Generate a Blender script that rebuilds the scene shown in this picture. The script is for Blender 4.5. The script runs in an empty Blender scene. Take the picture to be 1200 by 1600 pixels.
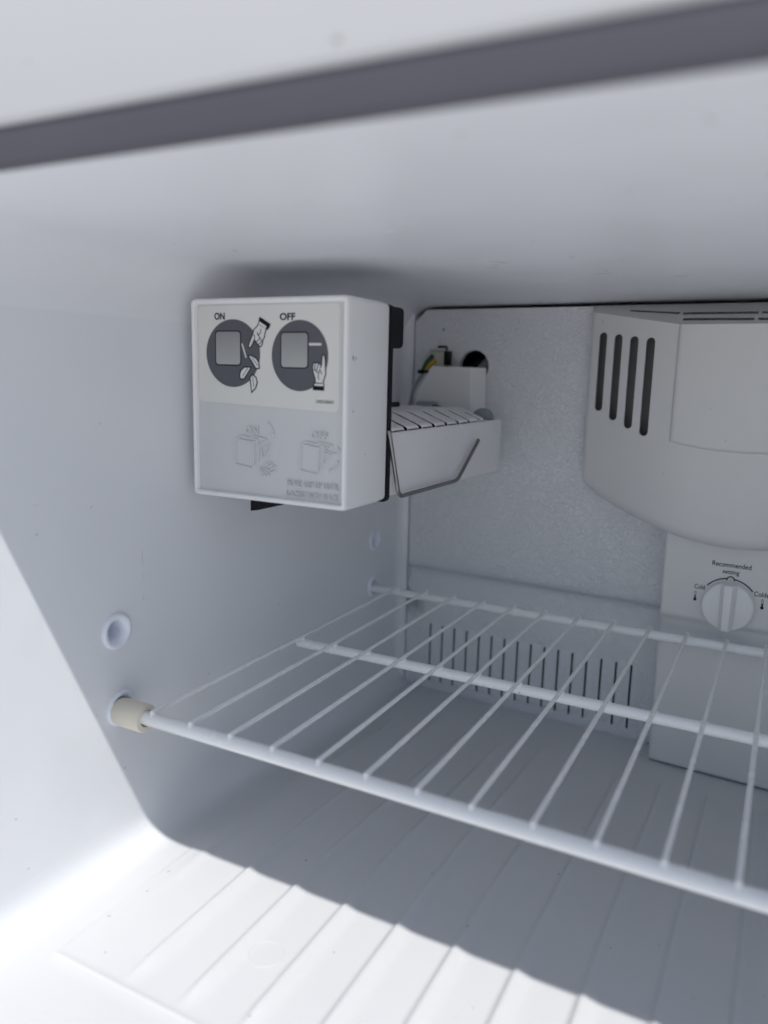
import bpy, bmesh, math, random
from mathutils import Vector, Matrix
from mathutils.geometry import tessellate_polygon
random.seed(4)
SC = bpy.context.scene
COL = SC.collection
R_ = math.radians

# ------------------------------------------------------------------ camera
cam = bpy.data.cameras.new('camera')
cam_ob = bpy.data.objects.new('camera', cam); COL.objects.link(cam_ob)
CX = Vector((0.8858014, 0.4634189, 0.0244696))
CY = Vector((-0.4524703, 0.8741819, -0.1762861))
CZ = Vector((-0.1030851, 0.1450827, 0.9840348))
M = Matrix((CX, CZ, -CY)).transposed().to_4x4()
M.translation = Vector((.33, -.176, .2904))
cam_ob.matrix_world = M
cam.sensor_fit = 'HORIZONTAL'; cam.sensor_width = 36.0
cam.lens = 36 * 1222.26 / 1200
cam.clip_start = .01; cam.clip_end = 2000
cam.dof.use_dof = True; cam.dof.focus_distance = .52; cam.dof.aperture_fstop = 6.0
SC.camera = cam_ob

# ------------------------------------------------------------------ light
SUN_EL, SUN_AZ = R_(60.3), R_(38)          # azimuth: to the right of straight in front of the freezer
sdir = Vector((math.sin(SUN_AZ)*math.cos(SUN_EL), -math.cos(SUN_AZ)*math.cos(SUN_EL), math.sin(SUN_EL)))
world = bpy.data.worlds.new('World'); SC.world = world; world.use_nodes = True
wt = world.node_tree
sky = wt.nodes.new('ShaderNodeTexSky'); sky.sky_type = 'NISHITA'; sky.sun_disc = False
sky.sun_elevation = SUN_EL; sky.sun_rotation = math.atan2(sdir.x, sdir.y)
sky.dust_density = 1.0
wt.links.new(sky.outputs[0], wt.nodes['Background'].inputs[0])
wt.nodes['Background'].inputs[1].default_value = .07
sl = bpy.data.lights.new('sun', 'SUN'); sl.energy = 3.25; sl.angle = R_(.53); sl.color = (1, .975, .94)
so = bpy.data.objects.new('sun', sl); COL.objects.link(so)
so.rotation_euler = (-sdir).to_track_quat('-Z', 'Y').to_euler(); so.location = sdir*5
SC.view_settings.view_transform = 'Standard'; SC.view_settings.look = 'None'
SC.view_settings.exposure = 0.30; SC.view_settings.gamma = 1
SC.render.engine = 'CYCLES'
SC.cycles.max_bounces = 14; SC.cycles.diffuse_bounces = 10; SC.cycles.glossy_bounces = 5

# ------------------------------------------------------------------ materials
def mat(name, col, rough=.4, spec=.5, metal=0., bump=None, dirt=0., specks=0., coat=0., var=.03):
    m = bpy.data.materials.new(name); m.use_nodes = True
    nt = m.node_tree; b = nt.nodes['Principled BSDF']
    b.inputs['Roughness'].default_value = rough; b.inputs['Metallic'].default_value = metal
    b.inputs['Specular IOR Level'].default_value = spec; b.inputs['Coat Weight'].default_value = coat
    tc = nt.nodes.new('ShaderNodeTexCoord')
    def noise(scale, detail=3, dist=0.):
        n = nt.nodes.new('ShaderNodeTexNoise'); n.inputs['Scale'].default_value = scale
        n.inputs['Detail'].default_value = detail; n.inputs['Distortion'].default_value = dist
        nt.links.new(tc.outputs['Object'], n.inputs['Vector']); return n
    def ramp(src, a, b_, ca, cb):
        r = nt.nodes.new('ShaderNodeValToRGB'); r.color_ramp.elements[0].position = a; r.color_ramp.elements[1].position = b_
        r.color_ramp.elements[0].color = ca; r.color_ramp.elements[1].color = cb
        nt.links.new(src, r.inputs[0]); return r.outputs[0]
    def mix(fac, a, c):
        x = nt.nodes.new('ShaderNodeMix'); x.data_type = 'RGBA'
        nt.links.new(fac, x.inputs[0])
        for s, i in ((a, 6), (c, 7)):
            if isinstance(s, tuple): x.inputs[i].default_value = s
            else: nt.links.new(s, x.inputs[i])
        return x.outputs[2]
    c = (*col, 1)
    c2 = tuple(v*(1-var*2) for v in col) + (1,)
    out = ramp(noise(14, 4).outputs[0], .3, .7, c, c2)
    if dirt:
        n = noise(9, 6, .6); f = ramp(n.outputs[0], .56, .76, (0, 0, 0, 1), (dirt, dirt, dirt, 1))
        out = mix(f, out, (.42, .40, .34, 1))
    if specks:
        n = noise(210, 1); f = ramp(n.outputs[0], (.80), .812, (0, 0, 0, 1), (specks, specks, specks, 1))
        out = mix(f, out, (.16, .15, .13, 1))
        mp = nt.nodes.new('ShaderNodeMapping'); mp.inputs['Scale'].default_value = (60, 14, 60)
        mp.inputs['Rotation'].default_value = (.2, .3, .7)
        nt.links.new(tc.outputs['Object'], mp.inputs[0])
        n2 = nt.nodes.new('ShaderNodeTexNoise'); n2.inputs['Scale'].default_value = 2.4; n2.inputs['Detail'].default_value = 1
        nt.links.new(mp.outputs[0], n2.inputs['Vector'])
        f2 = ramp(n2.outputs[0], (.80), .82, (0, 0, 0, 1), (specks*.5,)*3 + (1,))
        out = mix(f2, out, (.30, .29, .26, 1))
    nt.links.new(out, b.inputs['Base Color'])
    rr = nt.nodes.new('ShaderNodeMapRange'); rr.inputs[3].default_value = rough*.85; rr.inputs[4].default_value = min(1, rough*1.2)
    nt.links.new(noise(30, 5).outputs[0], rr.inputs[0]); nt.links.new(rr.outputs[0], b.inputs['Roughness'])
    if bump:
        for k, (kind, scale, dist, strength) in enumerate(bump):
            if kind == 'noise':
                n = noise(scale, 2, .4).outputs[0]
            else:
                n = noise(scale, 1.2, 1.6).outputs[0]
                n = ramp(n, .38, .62, (0, 0, 0, 1), (1, 1, 1, 1))
            bp = nt.nodes.new('ShaderNodeBump'); bp.inputs['Distance'].default_value = dist; bp.inputs['Strength'].default_value = strength
            nt.links.new(n, bp.inputs['Height'])
            if k: nt.links.new(last, bp.inputs['Normal'])
            last = bp.outputs[0]
        nt.links.new(last, b.inputs['Normal'])
    return m

LINER = mat('liner_white', (.81, .82, .845), .36, .5, bump=[('noise', 9, .004, .40), ('noise', 700, .0001, .06)], dirt=.08, specks=.7, var=.01)
WALLM = mat('wall_white', (.775, .79, .82), .36, .5, bump=[('noise', 9, .004, .40), ('noise', 700, .0001, .06)], dirt=.05, specks=.5, var=.01)
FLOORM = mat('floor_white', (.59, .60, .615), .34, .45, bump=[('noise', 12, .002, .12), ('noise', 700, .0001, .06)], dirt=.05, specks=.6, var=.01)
# same liner plastic, floor colour darkened to hold down its sunlit part; the colours meet softly in the rounded corners
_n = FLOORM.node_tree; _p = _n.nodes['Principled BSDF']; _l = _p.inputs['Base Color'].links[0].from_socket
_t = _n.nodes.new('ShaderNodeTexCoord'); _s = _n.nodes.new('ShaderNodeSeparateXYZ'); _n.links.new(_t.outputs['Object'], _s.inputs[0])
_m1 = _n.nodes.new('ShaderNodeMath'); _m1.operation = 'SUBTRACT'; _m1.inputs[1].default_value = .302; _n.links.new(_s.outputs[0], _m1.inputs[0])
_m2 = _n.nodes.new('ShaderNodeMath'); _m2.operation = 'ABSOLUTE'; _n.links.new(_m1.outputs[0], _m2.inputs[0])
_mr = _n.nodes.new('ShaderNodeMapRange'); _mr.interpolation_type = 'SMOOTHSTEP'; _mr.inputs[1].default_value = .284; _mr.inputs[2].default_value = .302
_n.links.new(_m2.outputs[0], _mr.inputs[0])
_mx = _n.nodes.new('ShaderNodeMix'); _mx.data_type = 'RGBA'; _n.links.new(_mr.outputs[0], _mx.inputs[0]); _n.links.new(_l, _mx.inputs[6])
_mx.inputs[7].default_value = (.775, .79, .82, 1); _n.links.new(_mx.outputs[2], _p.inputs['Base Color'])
PANEL = mat('panel_pebbled', (.76, .775, .80), .24, .6, bump=[('noise', 30, .002, .2), ('pebble', 330, .0008, .75)], var=.01)
COVERM = mat('cover_plastic', (.68, .68, .675), .48, .4, bump=[('noise', 18, .003, .06), ('noise', 900, .00012, .15)], dirt=.05, specks=.3, var=.01)
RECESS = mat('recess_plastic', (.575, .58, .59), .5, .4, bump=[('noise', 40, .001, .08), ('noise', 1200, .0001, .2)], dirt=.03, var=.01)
WHITEP = mat('white_plastic', (.80, .80, .80), .36, .45, bump=[('noise', 40, .001, .06), ('noise', 900, .0001, .1)], dirt=.05, var=.01)
MOLD = mat('mould_plastic', (.82, .82, .82), .5, .35, bump=[('noise', 40, .001, .08)], dirt=.15, specks=.5, var=.03)
LABEL = mat('label_paper', (.68, .675, .65), .5, .35, bump=[('noise', 60, .0006, .12)], dirt=.12, var=.02)
INK = mat('black_ink', (.006, .007, .012), .5, .15, var=.02)
DISC = mat('grey_ink', (.095, .10, .115), .5, .35, var=.02)
PRINTW = mat('white_ink', (.66, .66, .65), .5, .35, var=.01)
BLACKP = mat('black_plastic', (.003, .004, .008), .5, .2, bump=[('noise', 500, .0001, .2)], var=.02)
STEEL = mat('steel_wire', (.30, .30, .30), .34, .5, 1.0, bump=[('noise', 300, .0001, .2)], var=.08)
ENAMEL = mat('white_enamel', (.87, .875, .88), .26, .5, bump=[('noise', 120, .0004, .12)], specks=.5, var=.01)
IVORY = mat('ivory_plastic', (.74, .69, .58), .45, .4, bump=[('noise', 200, .0002, .15)], var=.03)
SOCKET = mat('socket_white', (.82, .85, .92), .35, .45, bump=[('noise', 200, .0002, .1)], var=.01)
GREYRAIL = mat('grey_strip', (.095, .093, .110), .55, .3, bump=[('noise', 400, .0002, .2)], var=.04)
STEELW = mat('white_painted_steel', (.58, .58, .585), .42, .4, bump=[('noise', 500, .0001, .15)], var=.01)
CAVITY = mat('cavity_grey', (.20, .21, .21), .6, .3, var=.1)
CONN = mat('connector_beige', (.50, .49, .42), .5, .35, var=.03)
YELLOW = mat('wire_yellow', (.55, .34, .03), .45, .4, var=.05)
GREEN = mat('wire_green', (.02, .10, .05), .45, .4, var=.05)
GREYP = mat('grey_tube', (.30, .33, .37), .45, .4, var=.04)
BOUNCE = mat('bounce_ground_pale', (.80, .795, .78), .9, .2, bump=[('noise', 60, .004, .3)], var=.12)  # paler than real concrete, so the unseen ground brightens the ceiling
# the printed square is a printed grey gradient
GRAD = bpy.data.materials.new('gradient_ink'); GRAD.use_nodes = True
_nt = GRAD.node_tree; _b = _nt.nodes['Principled BSDF']; _b.inputs['Roughness'].default_value = .45
_tc = _nt.nodes.new('ShaderNodeTexCoord'); _sep = _nt.nodes.new('ShaderNodeSeparateXYZ'); _cr = _nt.nodes.new('ShaderNodeValToRGB')
_nt.links.new(_tc.outputs['Generated'], _sep.inputs[0]); _nt.links.new(_sep.outputs[2], _cr.inputs[0]); _nt.links.new(_cr.outputs[0], _b.inputs['Base Color'])
_cr.color_ramp.elements[0].color = (.38, .385, .38, 1); _cr.color_ramp.elements[1].color = (.24, .245, .25, 1)

# ------------------------------------------------------------------ helpers
def link(name, me, m, parent=None, smooth=True, ang=40):
    o = bpy.data.objects.new(name, me); COL.objects.link(o)
    if m: me.materials.append(m)
    if smooth:
        me.shade_smooth(); me.set_sharp_from_angle(angle=R_(ang))
    if parent: o.parent = parent
    return o

def from_bm(name, bm, m, parent=None, smooth=True, ang=40, fix=True):
    if fix: bmesh.ops.recalc_face_normals(bm, faces=bm.faces)
    me = bpy.data.meshes.new(name); bm.to_mesh(me); bm.free()
    return link(name, me, m, parent, smooth, ang)

def thing(name, label, cat, loc=(0, 0, 0), group=None):
    o = bpy.data.objects.new(name, None); COL.objects.link(o); o.location = loc
    o['label'] = label; o['category'] = cat; o.empty_display_size = .05
    if group: o['group'] = group
    return o

def grid(bm, rows, close=False):
    vs = [[bm.verts.new(p) for p in r] for r in rows]
    for a, b in zip(vs, vs[1:]):
        n = len(a)
        for i in range(n if close else n-1):
            j = (i+1) % n
            bm.faces.new((a[i], a[j], b[j], b[i]))
    return vs

def rbox(bm, x0, x1, y0, y1, z0, z1, r=.001, seg=2):
    vs = [bm.verts.new((x, y, z)) for x in (x0, x1) for y in (y0, y1) for z in (z0, z1)]
    fs = [(0, 1, 3, 2), (4, 6, 7, 5), (0, 4, 5, 1), (2, 3, 7, 6), (0, 2, 6, 4), (1, 5, 7, 3)]
    faces = [bm.faces.new([vs[i] for i in f]) for f in fs]
    if r > 0:
        es = list({e for f in faces for e in f.edges})
        bmesh.ops.bevel(bm, geom=es, offset=r, segments=seg, affect='EDGES', profile=.5, clamp_overlap=True)

def tube(bm, pts, r, seg=12, rnd=0., rseg=6, cap=True):
    pts = [Vector(p) for p in pts]
    if rnd:
        out = [pts[0]]
        for a, b, c in zip(pts, pts[1:], pts[2:]):
            d1 = (a-b).normalized(); d2 = (c-b).normalized(); k = min(rnd, (a-b).length*.45, (c-b).length*.45)
            p1 = b+d1*k; p2 = b+d2*k
            for i in range(rseg+1):
                t = i/rseg; out.append(p1*(1-t)**2 + b*2*t*(1-t) + p2*t*t)
        out.append(pts[-1]); pts = out
    t0 = (pts[1]-pts[0]).normalized()
    n = t0.orthogonal().normalized(); rings = []
    for i, p in enumerate(pts):
        t = (pts[min(i+1, len(pts)-1)]-pts[max(i-1, 0)]).normalized()
        n = (n-t*n.dot(t)).normalized(); b = t.cross(n)
        rings.append([p+(n*math.cos(2*math.pi*k/seg)+b*math.sin(2*math.pi*k/seg))*r for k in range(seg)])
    if cap:   # softly rounded ends
        ta = (pts[0]-pts[1]).normalized(); tb = (pts[-1]-pts[-2]).normalized()
        c0 = [[pts[0]+ta*r*.35+(q-pts[0])*.3 for q in rings[0]], [pts[0]+ta*r*.25+(q-pts[0])*.8 for q in rings[0]]]
        c1 = [[pts[-1]+tb*r*.25+(q-pts[-1])*.8 for q in rings[-1]], [pts[-1]+tb*r*.35+(q-pts[-1])*.3 for q in rings[-1]]]
        rings = c0+rings+c1
    vs = grid(bm, rings, True)
    bm.faces.new(vs[0]); bm.faces.new(vs[-1])

def lathe(bm, prof, origin, axis='x', seg=40, cap0=False, cap1=False):
    o = Vector(origin); rows = []
    for r, h in prof:
        row = []
        for k in range(seg):
            a = 2*math.pi*k/seg; c, s = math.cos(a)*r, math.sin(a)*r
            row.append(o+(Vector((h, c, s)) if axis == 'x' else Vector((c, h, s))))
        rows.append(row)
    vs = grid(bm, rows, True)
    if cap0: bm.faces.new(vs[0])
    if cap1: bm.faces.new(vs[-1])

def fill(bm, outer, holes, mp):
    """flat polygon with holes; outer and holes are lists of (u, v), mp maps (u, v) to a point"""
    es = []; loops = []
    for lp in [outer]+holes:
        vs = [bm.verts.new(mp(*p)) for p in lp]; loops.append(vs)
        es += [bm.edges.new((vs[i], vs[(i+1) % len(vs)])) for i in range(len(vs))]
    bmesh.ops.triangle_fill(bm, edges=es, use_beauty=True)
    return loops

def slab(bm, poly, mp, d0, d1):
    """extruded polygon; mp(u, v, d)"""
    a = [bm.verts.new(mp(u, v, d0)) for u, v in poly]; b = [bm.verts.new(mp(u, v, d1)) for u, v in poly]
    n = len(poly)
    for i in range(n): bm.faces.new((a[i], a[(i+1) % n], b[(i+1) % n], b[i]))
    tris = tessellate_polygon([[Vector((u, v, 0)) for u, v in poly]])
    for t in tris:
        for q in (a, b):
            try: bm.faces.new([q[i] for i in t])
            except ValueError: pass

def circ(u, v, r, n=32, rv=None):
    rv = rv or r
    return [(u+r*math.cos(2*math.pi*k/n), v+rv*math.sin(2*math.pi*k/n)) for k in range(n)]

def rrect(u0, u1, v0, v1, r, n=6):
    out = []
    for cu, cv, a0 in ((u1-r, v1-r, 0), (u0+r, v1-r, 90), (u0+r, v0+r, 180), (u1-r, v0+r, 270)):
        for i in range(n+1):
            a = R_(a0+90*i/n); out.append((cu+r*math.cos(a), cv+r*math.sin(a)))
    return out

def stroke(bm, pts, w, mp, d0, d1, closed=False):
    """polyline drawn with a flat pen of width w"""
    P = [Vector((u, v)) for u, v in pts]; n = len(P); L = []; Rr = []
    for i in range(n):
        a = P[i-1] if (i > 0 or closed) else P[i]; c = P[(i+1) % n] if (i < n-1 or closed) else P[i]
        if i == 0 and not closed: d = (c-P[i])
        elif i == n-1 and not closed: d = (P[i]-a)
        else: d = (P[i]-a).normalized()+(c-P[i]).normalized()
        if d.length < 1e-9: d = c-P[i]
        d.normalize(); nn = Vector((-d.y, d.x))
        k = 1.0
        if 0 < i < n-1 or closed:
            e = (c-P[i]).normalized(); k = 1/max(.55, abs(nn.dot(Vector((-e.y, e.x)))))
        L.append(P[i]+nn*w*.5*k); Rr.append(P[i]-nn*w*.5*k)
    rows = []
    for l, r in zip(L, Rr):
        rows.append([mp(l.x, l.y, d0), mp(l.x, l.y, d1), mp(r.x, r.y, d1), mp(r.x, r.y, d0)])
    if closed: rows.append(rows[0])
    vs = grid(bm, rows)
    if not closed:
        bm.faces.new(vs[0]); bm.faces.new(vs[-1])

def text(name, s, u0, u1, v0, v1, mp, d0, d1, m, parent, bold=0., lab=None):
    """lettering fitted to the box u0..u1, v0..v1"""
    c = bpy.data.curves.new(name, 'FONT'); c.body = s; c.size = 1; c.extrude = .5; c.offset = bold; c.resolution_u = 3
    o = bpy.data.objects.new(name, c); COL.objects.link(o)
    dg = bpy.context.evaluated_depsgraph_get(); me = bpy.data.meshes.new_from_object(o.evaluated_get(dg))
    bpy.data.objects.remove(o); bpy.data.curves.remove(c)
    xs = [v.co.x for v in me.vertices]; ys = [v.co.y for v in me.vertices]
    xa, xb, ya, yb = min(xs), max(xs), min(ys), max(ys)
    for v in me.vertices:
        u = u0+(v.co.x-xa)/(xb-xa)*(u1-u0); w = v0+(v.co.y-ya)/(yb-ya)*(v1-v0)
        v.co = mp(u, w, d1 if v.co.z > 0 else d0)
    me.materials.clear(); me.name = name
    ob = link(name, me, m, parent, smooth=False)
    return ob

def interp(pts, x):
    if x <= pts[0][0]: return pts[0][1]
    for (a, b), (c, d) in zip(pts, pts[1:]):
        if x <= c: return b+(d-b)*(x-a)/(c-a)
    return pts[-1][1]
def sstep(a, b, x):
    t = min(1, max(0, (x-a)/(b-a))); return t*t*(3-2*t)

# ------------------------------------------------------------------ unseen ground, added to bounce sunlight up to the ceiling
bm = bmesh.new(); n = 24; S = 600
rows = [[(S*((i/n)*2-1)**3, S*((j/n)*2-1)**3, -1.16) for i in range(n+1)] for j in range(n+1)]
grid(bm, rows)
g = from_bm('bounce_ground', bm, BOUNCE); g['kind'] = 'structure'

# ------------------------------------------------------------------ freezer compartment
W, HC, D = .604, .3505, .57
FR = thing('freezer', 'white freezer compartment with ribbed floor, open in the sun, holding shelf and ice maker', 'freezer')
RF, RC, NS = .024, .034, 16        # fillets: wall to floor, wall to ceiling
# side walls, left one with the four socket holes in view
HOLES = [(.1345, .0944), (.1334, .1412), (.4433, .0948), (.4438, .1385)]
for x in (0, W):
    bm = bmesh.new()
    fill(bm, [(0, RF), (.487, RF), (.487, HC-RC), (0, HC-RC)], [circ(y, z, .0088, 32) for y, z in HOLES], lambda u, v: (x, u, v))
    s = 1 if x == 0 else -1
    cor = []                       # rounded corner to the back of the liner
    for i in range(9):
        a = R_(90*i/8); cor.append((x+s*.009*(1-math.cos(a)), .487+.009*math.sin(a)))
    cor.append((x+s*.009, D))
    grid(bm, [[(px, py, z) for px, py in cor] for z in (-.02, .1, .2, .3, HC)])
    from_bm('side_wall', bm, WALLM, FR, ang=60)
# ceiling with its two fillets, a very slightly sagging sheet
bm = bmesh.new()
px_, pz_ = 0., 0.; raw = [(0., 0.)]          # fillets whose bend eases in and out
for i in range(NS*4):
    t = (i+.5)/(NS*4); a = R_(90)*t*t*(3-2*t); px_ += math.sin(a); pz_ += math.cos(a)
    if (i+1) % 4 == 0: raw.append((px_, pz_))
cf = [(RC*x/px_, HC-RC+RC*z/pz_) for x, z in raw]
prof = cf+[(RC+(W-2*RC)*i/40, HC) for i in range(1, 40)]+[(W-x, z) for x, z in reversed(cf)]
ys = [.0022]+[D*i/30 for i in range(1, 31)]
def sag(x, y): return -.0012*math.exp(-((x-.16)**2+(y-.30)**2)/.006)+.0008*math.exp(-((x-.34)**2+(y-.22)**2)/.01)
grid(bm, [[(x, y, z+(sag(x, y) if z > HC-.001 else 0)) for x, z in prof] for y in ys])
from_bm('ceiling', bm, LINER, FR, ang=60)
# ribbed floor
RIBS = [.0745+.0325*k for k in range(15)]
def rib(x, y):
    f = sstep(.0585, .082, y)*(1-sstep(.405, .43, y))
    if f == 0: return 0
    h = 0
    for c in RIBS:
        d = x-c
        if abs(d) < .016: h += .0029*math.exp(-(d/(.0020 if d < 0 else .0050))**2)
    return h*f
def floor_z(x, y):
    z = rib(x, y)
    inner = sstep(.0285, .0315, x)*(1-sstep(W-.0315, W-.0285, x))
    z += (.0007*sstep(.0572, .0584, y)+.0006*math.exp(-((y-.0578)/.0007)**2))*inner
    z -= .010*(1-sstep(-.002, .022, y))**2          # rolls down over the front edge
    z += .0012*math.exp(-((x-.0405)/.004)**2)*sstep(.10, .17, y)*(1-sstep(.40, .43, y))
    return z-.0172*sstep(.17, .44, y)     # the floor falls towards the drain at the back
bm = bmesh.new()
ys = [0, .003, .006, .010, .014, .018, .022, .035, .050, .0565, .0572, .0576, .058, .0584, .059, .062, .066, .070, .075, .080, .086, .095, .105, .12, .14, .16, .18]+[.20+.02*i for i in range(11)]+[.41, .415, .42, .43, .44, .46, .50, .54, .57]
xs = []
px_, pz_ = 0., 0.; raw = [(0., 0.)]          # fillet whose bend eases in and out
for i in range(NS*4):
    t = (i+.5)/(NS*4); a = R_(90)*t*t*(3-2*t); px_ += math.sin(a); pz_ -= math.cos(a)
    if (i+1) % 4 == 0: raw.append((px_, pz_))
fl = [(RF*x/px_, RF*(1-z/pz_)) for x, z in raw]
for x, z in fl: xs.append((x, z))
k = RF+.0012
while k < W-RF-.0006: xs.append((k, 0)); k += .0012
for x, z in reversed(fl): xs.append((W-x, z))
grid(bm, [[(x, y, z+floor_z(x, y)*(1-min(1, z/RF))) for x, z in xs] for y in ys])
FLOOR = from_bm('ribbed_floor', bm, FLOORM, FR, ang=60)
bm = bmesh.new()
for k in range(48):
    pass
ring = [[(.1219+(.0088+dr)*math.cos(2*math.pi*k/48), .1085+(.0088+dr)*math.sin(2*math.pi*k/48), floor_z(.1219+(.0088+dr)*math.cos(2*math.pi*k/48), .1085+(.0088+dr)*math.sin(2*math.pi*k/48))+dz) for k in range(48)] for dr, dz in ((-.0006, -.0003), (-.0003, .0003), (.0003, .0003), (.0006, -.0003))]
grid(bm, ring, True)
from_bm('moulded_ring', bm, FLOORM, FLOOR)
def blob(cx, cy, rx, ry, rot, n=9):
    out = []
    for k in range(n):
        a = 2*math.pi*k/n; q = random.uniform(.55, 1.0); u, v = rx*q*math.cos(a), ry*q*math.sin(a)
        out.append((cx+u*math.cos(rot)-v*math.sin(rot), cy+u*math.sin(rot)+v*math.cos(rot)))
    return out
SCUFF = mat('scuff_grey', (.36, .36, .35), .6, .3); SCUFFL = mat('scuff_pale', (.66, .66, .65), .5, .3); BROWN = mat('stain_brown', (.50, .46, .40), .6, .3)
def scuffs(m, lst, mp, d=.00012):
    bm = bmesh.new()
    for c in lst: slab(bm, blob(*c), mp, -.0001, d)
    o = from_bm('scuff_marks', bm, m, FR, False); o['kind'] = 'stuff'
cl = lambda u, v, d: (u, v, HC+sag(u, v)-.0001-d)
scuffs(SCUFFL, [(.1791, .1264, .0040, .0007, .25), (.1834, .1272, .0016, .0005, .5), (.1659, .1406, .0018, .0007, .1), (.1215, .2545, .0012, .0007, 0), (.247, .021, .0016, .0011, .4), (.292, .118, .0012, .0008, .3), (.214, .198, .0020, .0003, .7)], cl)
scuffs(BROWN, [(.1807, .2399, .0065, .0006, .6), (.1714, .2556, .0050, .0005, .8), (.176, .247, .0030, .0005, .3), (.222, .302, .0090, .0006, -.1), (.262, .330, .0060, .0005, .1)], cl)
wl = lambda u, v, d: (.0001+d, u, v)
scuffs(SCUFFL, [(.1550, .1800, .0004, .0075, .03), (.1549, .1690, .0003, .0040, .02), (.1548, .1560, .0003, .003, 0)], wl)
scuffs(SCUFF, [(.2119, .0888, .0004, .0004, 0), (.0626, .0617, .0006, .0003, .3), (.0840, .2060, .0005, .0005, 0), (.1190, .2150, .0005, .0003, .4)], wl)
fw = lambda u, v, d: (u, v, floor_z(u, v)*1.0+.0001+d)
scuffs(SCUFF, [(.0728, .0779, .0006, .0005, 0), (.1515, .1260, .0006, .0004, .5), (.1397, .0718, .0010, .0004, .5), (.2957, .2148, .0005, .0005, 0), (.1679, .2105, .0005, .0005, 0), (.0517, .0700, .0006, .0004, .6), (.0330, .0900, .0012, .0004, 1.2), (.0360, .1150, .0010, .0003, 1.4), (.0340, .1340, .0014, .0003, 1.5)], fw)
scuffs(SCUFF, [(.2239, .3682, .0016, .0012, .2), (.1160, .3790, .0008, .0006, .2)], lambda u, v, d: (u, -.0013-d, v))
# back of the liner, hidden behind the cover except in the gap below the ceiling
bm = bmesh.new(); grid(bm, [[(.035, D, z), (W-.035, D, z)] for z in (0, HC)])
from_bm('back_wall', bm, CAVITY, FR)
# front frame: grey strip round the opening, white steel beyond it
Z1, Z2 = .3628, .424
def frame_ring(name, m, x0, x1, z0, z1, t, y0, y1, r):
    for sgn in ('top', 'bottom', 'l', 'r'):
        bm = bmesh.new()
        if sgn == 'top': rbox(bm, x0-t, x1+t, y0, y1, z1, z1+t, r, 3)
        elif sgn == 'bottom': rbox(bm, x0-t, x1+t, y0, y1, z0-t, z0, r, 3)
        elif sgn == 'l': rbox(bm, x0-t, x0, y0, y1, z0, z1, r, 3)
        else: rbox(bm, x1, x1+t, y0, y1, z0, z1, r, 3)
        from_bm(name, bm, m, FR)
for z0, z1, n_, m_, yy, yb in ((HC+.0001, .368, 'grey_strip', GREYRAIL, .0, .028), (Z1, Z2, 'front_rail', STEELW, -.0014, .03)):
    bm = bmesh.new(); rbox(bm, -.062, W+.062, yy, yb, z0, z1, .0024, 4)
    o = from_bm(n_, bm, m_, FR)
    if n_ == 'grey_strip': o['label'] = 'dark grey strip along the front top edge'
for x0, x1 in ((-.062, -.0002), (W+.0002, W+.062)):
    bm = bmesh.new(); rbox(bm, x0, x1, -.0012, .03, -.062, HC, .0012, 3); from_bm('front_rail', bm, STEELW, FR)
bm = bmesh.new(); rbox(bm, -.0001, W+.0001, -.0012, .03, -.062, -.0115, .0012, 3); from_bm('front_rail', bm, STEELW, FR)
# outer shell and body below
for x0, x1 in ((-.062, -.050), (W+.050, W+.062)):
    bm = bmesh.new(); rbox(bm, x0, x1, .0305, .66, -1.12, .43, .002); from_bm('side_panel', bm, STEELW, FR)
bm = bmesh.new(); rbox(bm, -.0498, W+.0498, .0305, .66, .418, .430, .002); from_bm('top_panel', bm, STEELW, FR)
bm = bmesh.new(); rbox(bm, -.0498, W+.0498, .55, .66, -1.12, .4175, .002); from_bm('back_panel', bm, STEELW, FR)
bm = bmesh.new(); rbox(bm, -.062, W+.062, -.06, -.004, -1.12, -.066, .008, 4); from_bm('lower_door', bm, STEELW, FR)
bm = bmesh.new(); rbox(bm, -.0498, W+.0498, .0, .5495, -1.16, -.0665, .002); from_bm('lower_body', bm, STEELW, FR)
# shelf sockets: proud rings with a funnel set into the left wall
for y, z in HOLES:
    bm = bmesh.new()
    rf = .0105 if y < .3 else .0098
    lathe(bm, [(rf, -.0002), (rf, .0010), (rf-.0005, .0016), (rf-.0018, .0018), (.0072, .0009), (.0060, -.001), (.0055, -.004), (.0050, -.026), (.003, -.0265)], (0, y, z), 'x', 48, cap1=True)
    from_bm('shelf_socket', bm, SOCKET, FR, ang=50)
for y, z in HOLES:
    bm = bmesh.new()
    lathe(bm, [(.003, .0135), (.0054, .013), (.0057, .004), (.0068, -.0004), (.0083, -.0012), (.0098, -.0011), (.0104, .0002)], (W, y, z), 'x', 32, cap0=True)
    from_bm('shelf_socket', bm, SOCKET, FR, ang=50)

# ------------------------------------------------------------------ cover over the back: pebbled panel, air tower, control panel
def slope(x): return -.06*(min(x, .345)-.05)
YP, YC = .457, .428
KS = 1.0605                    # cover points are scaled about the camera position, back behind the rear rod
KOFF = Vector((-.01997, .01065, -.01757))
def scale_from_cam(vs):
    for v in vs: v.co = v.co*KS+KOFF
BC = thing('back_cover', 'white moulded back panel with a bulging slotted air tower and a cold control dial', 'air duct cover', (.302, .497, -.0175))
INV = Matrix.Translation((-.302, -.497, .0175))
def bc(name, bm, m, parent=None, smooth=True, ang=40, fix=True):
    p = parent or BC; scale_from_cam(bm.verts)
    o = from_bm(name, bm, m, p, smooth, ang, fix)
    o.matrix_parent_inverse = INV if p is BC else Matrix.Identity(4)
    return o
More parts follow.
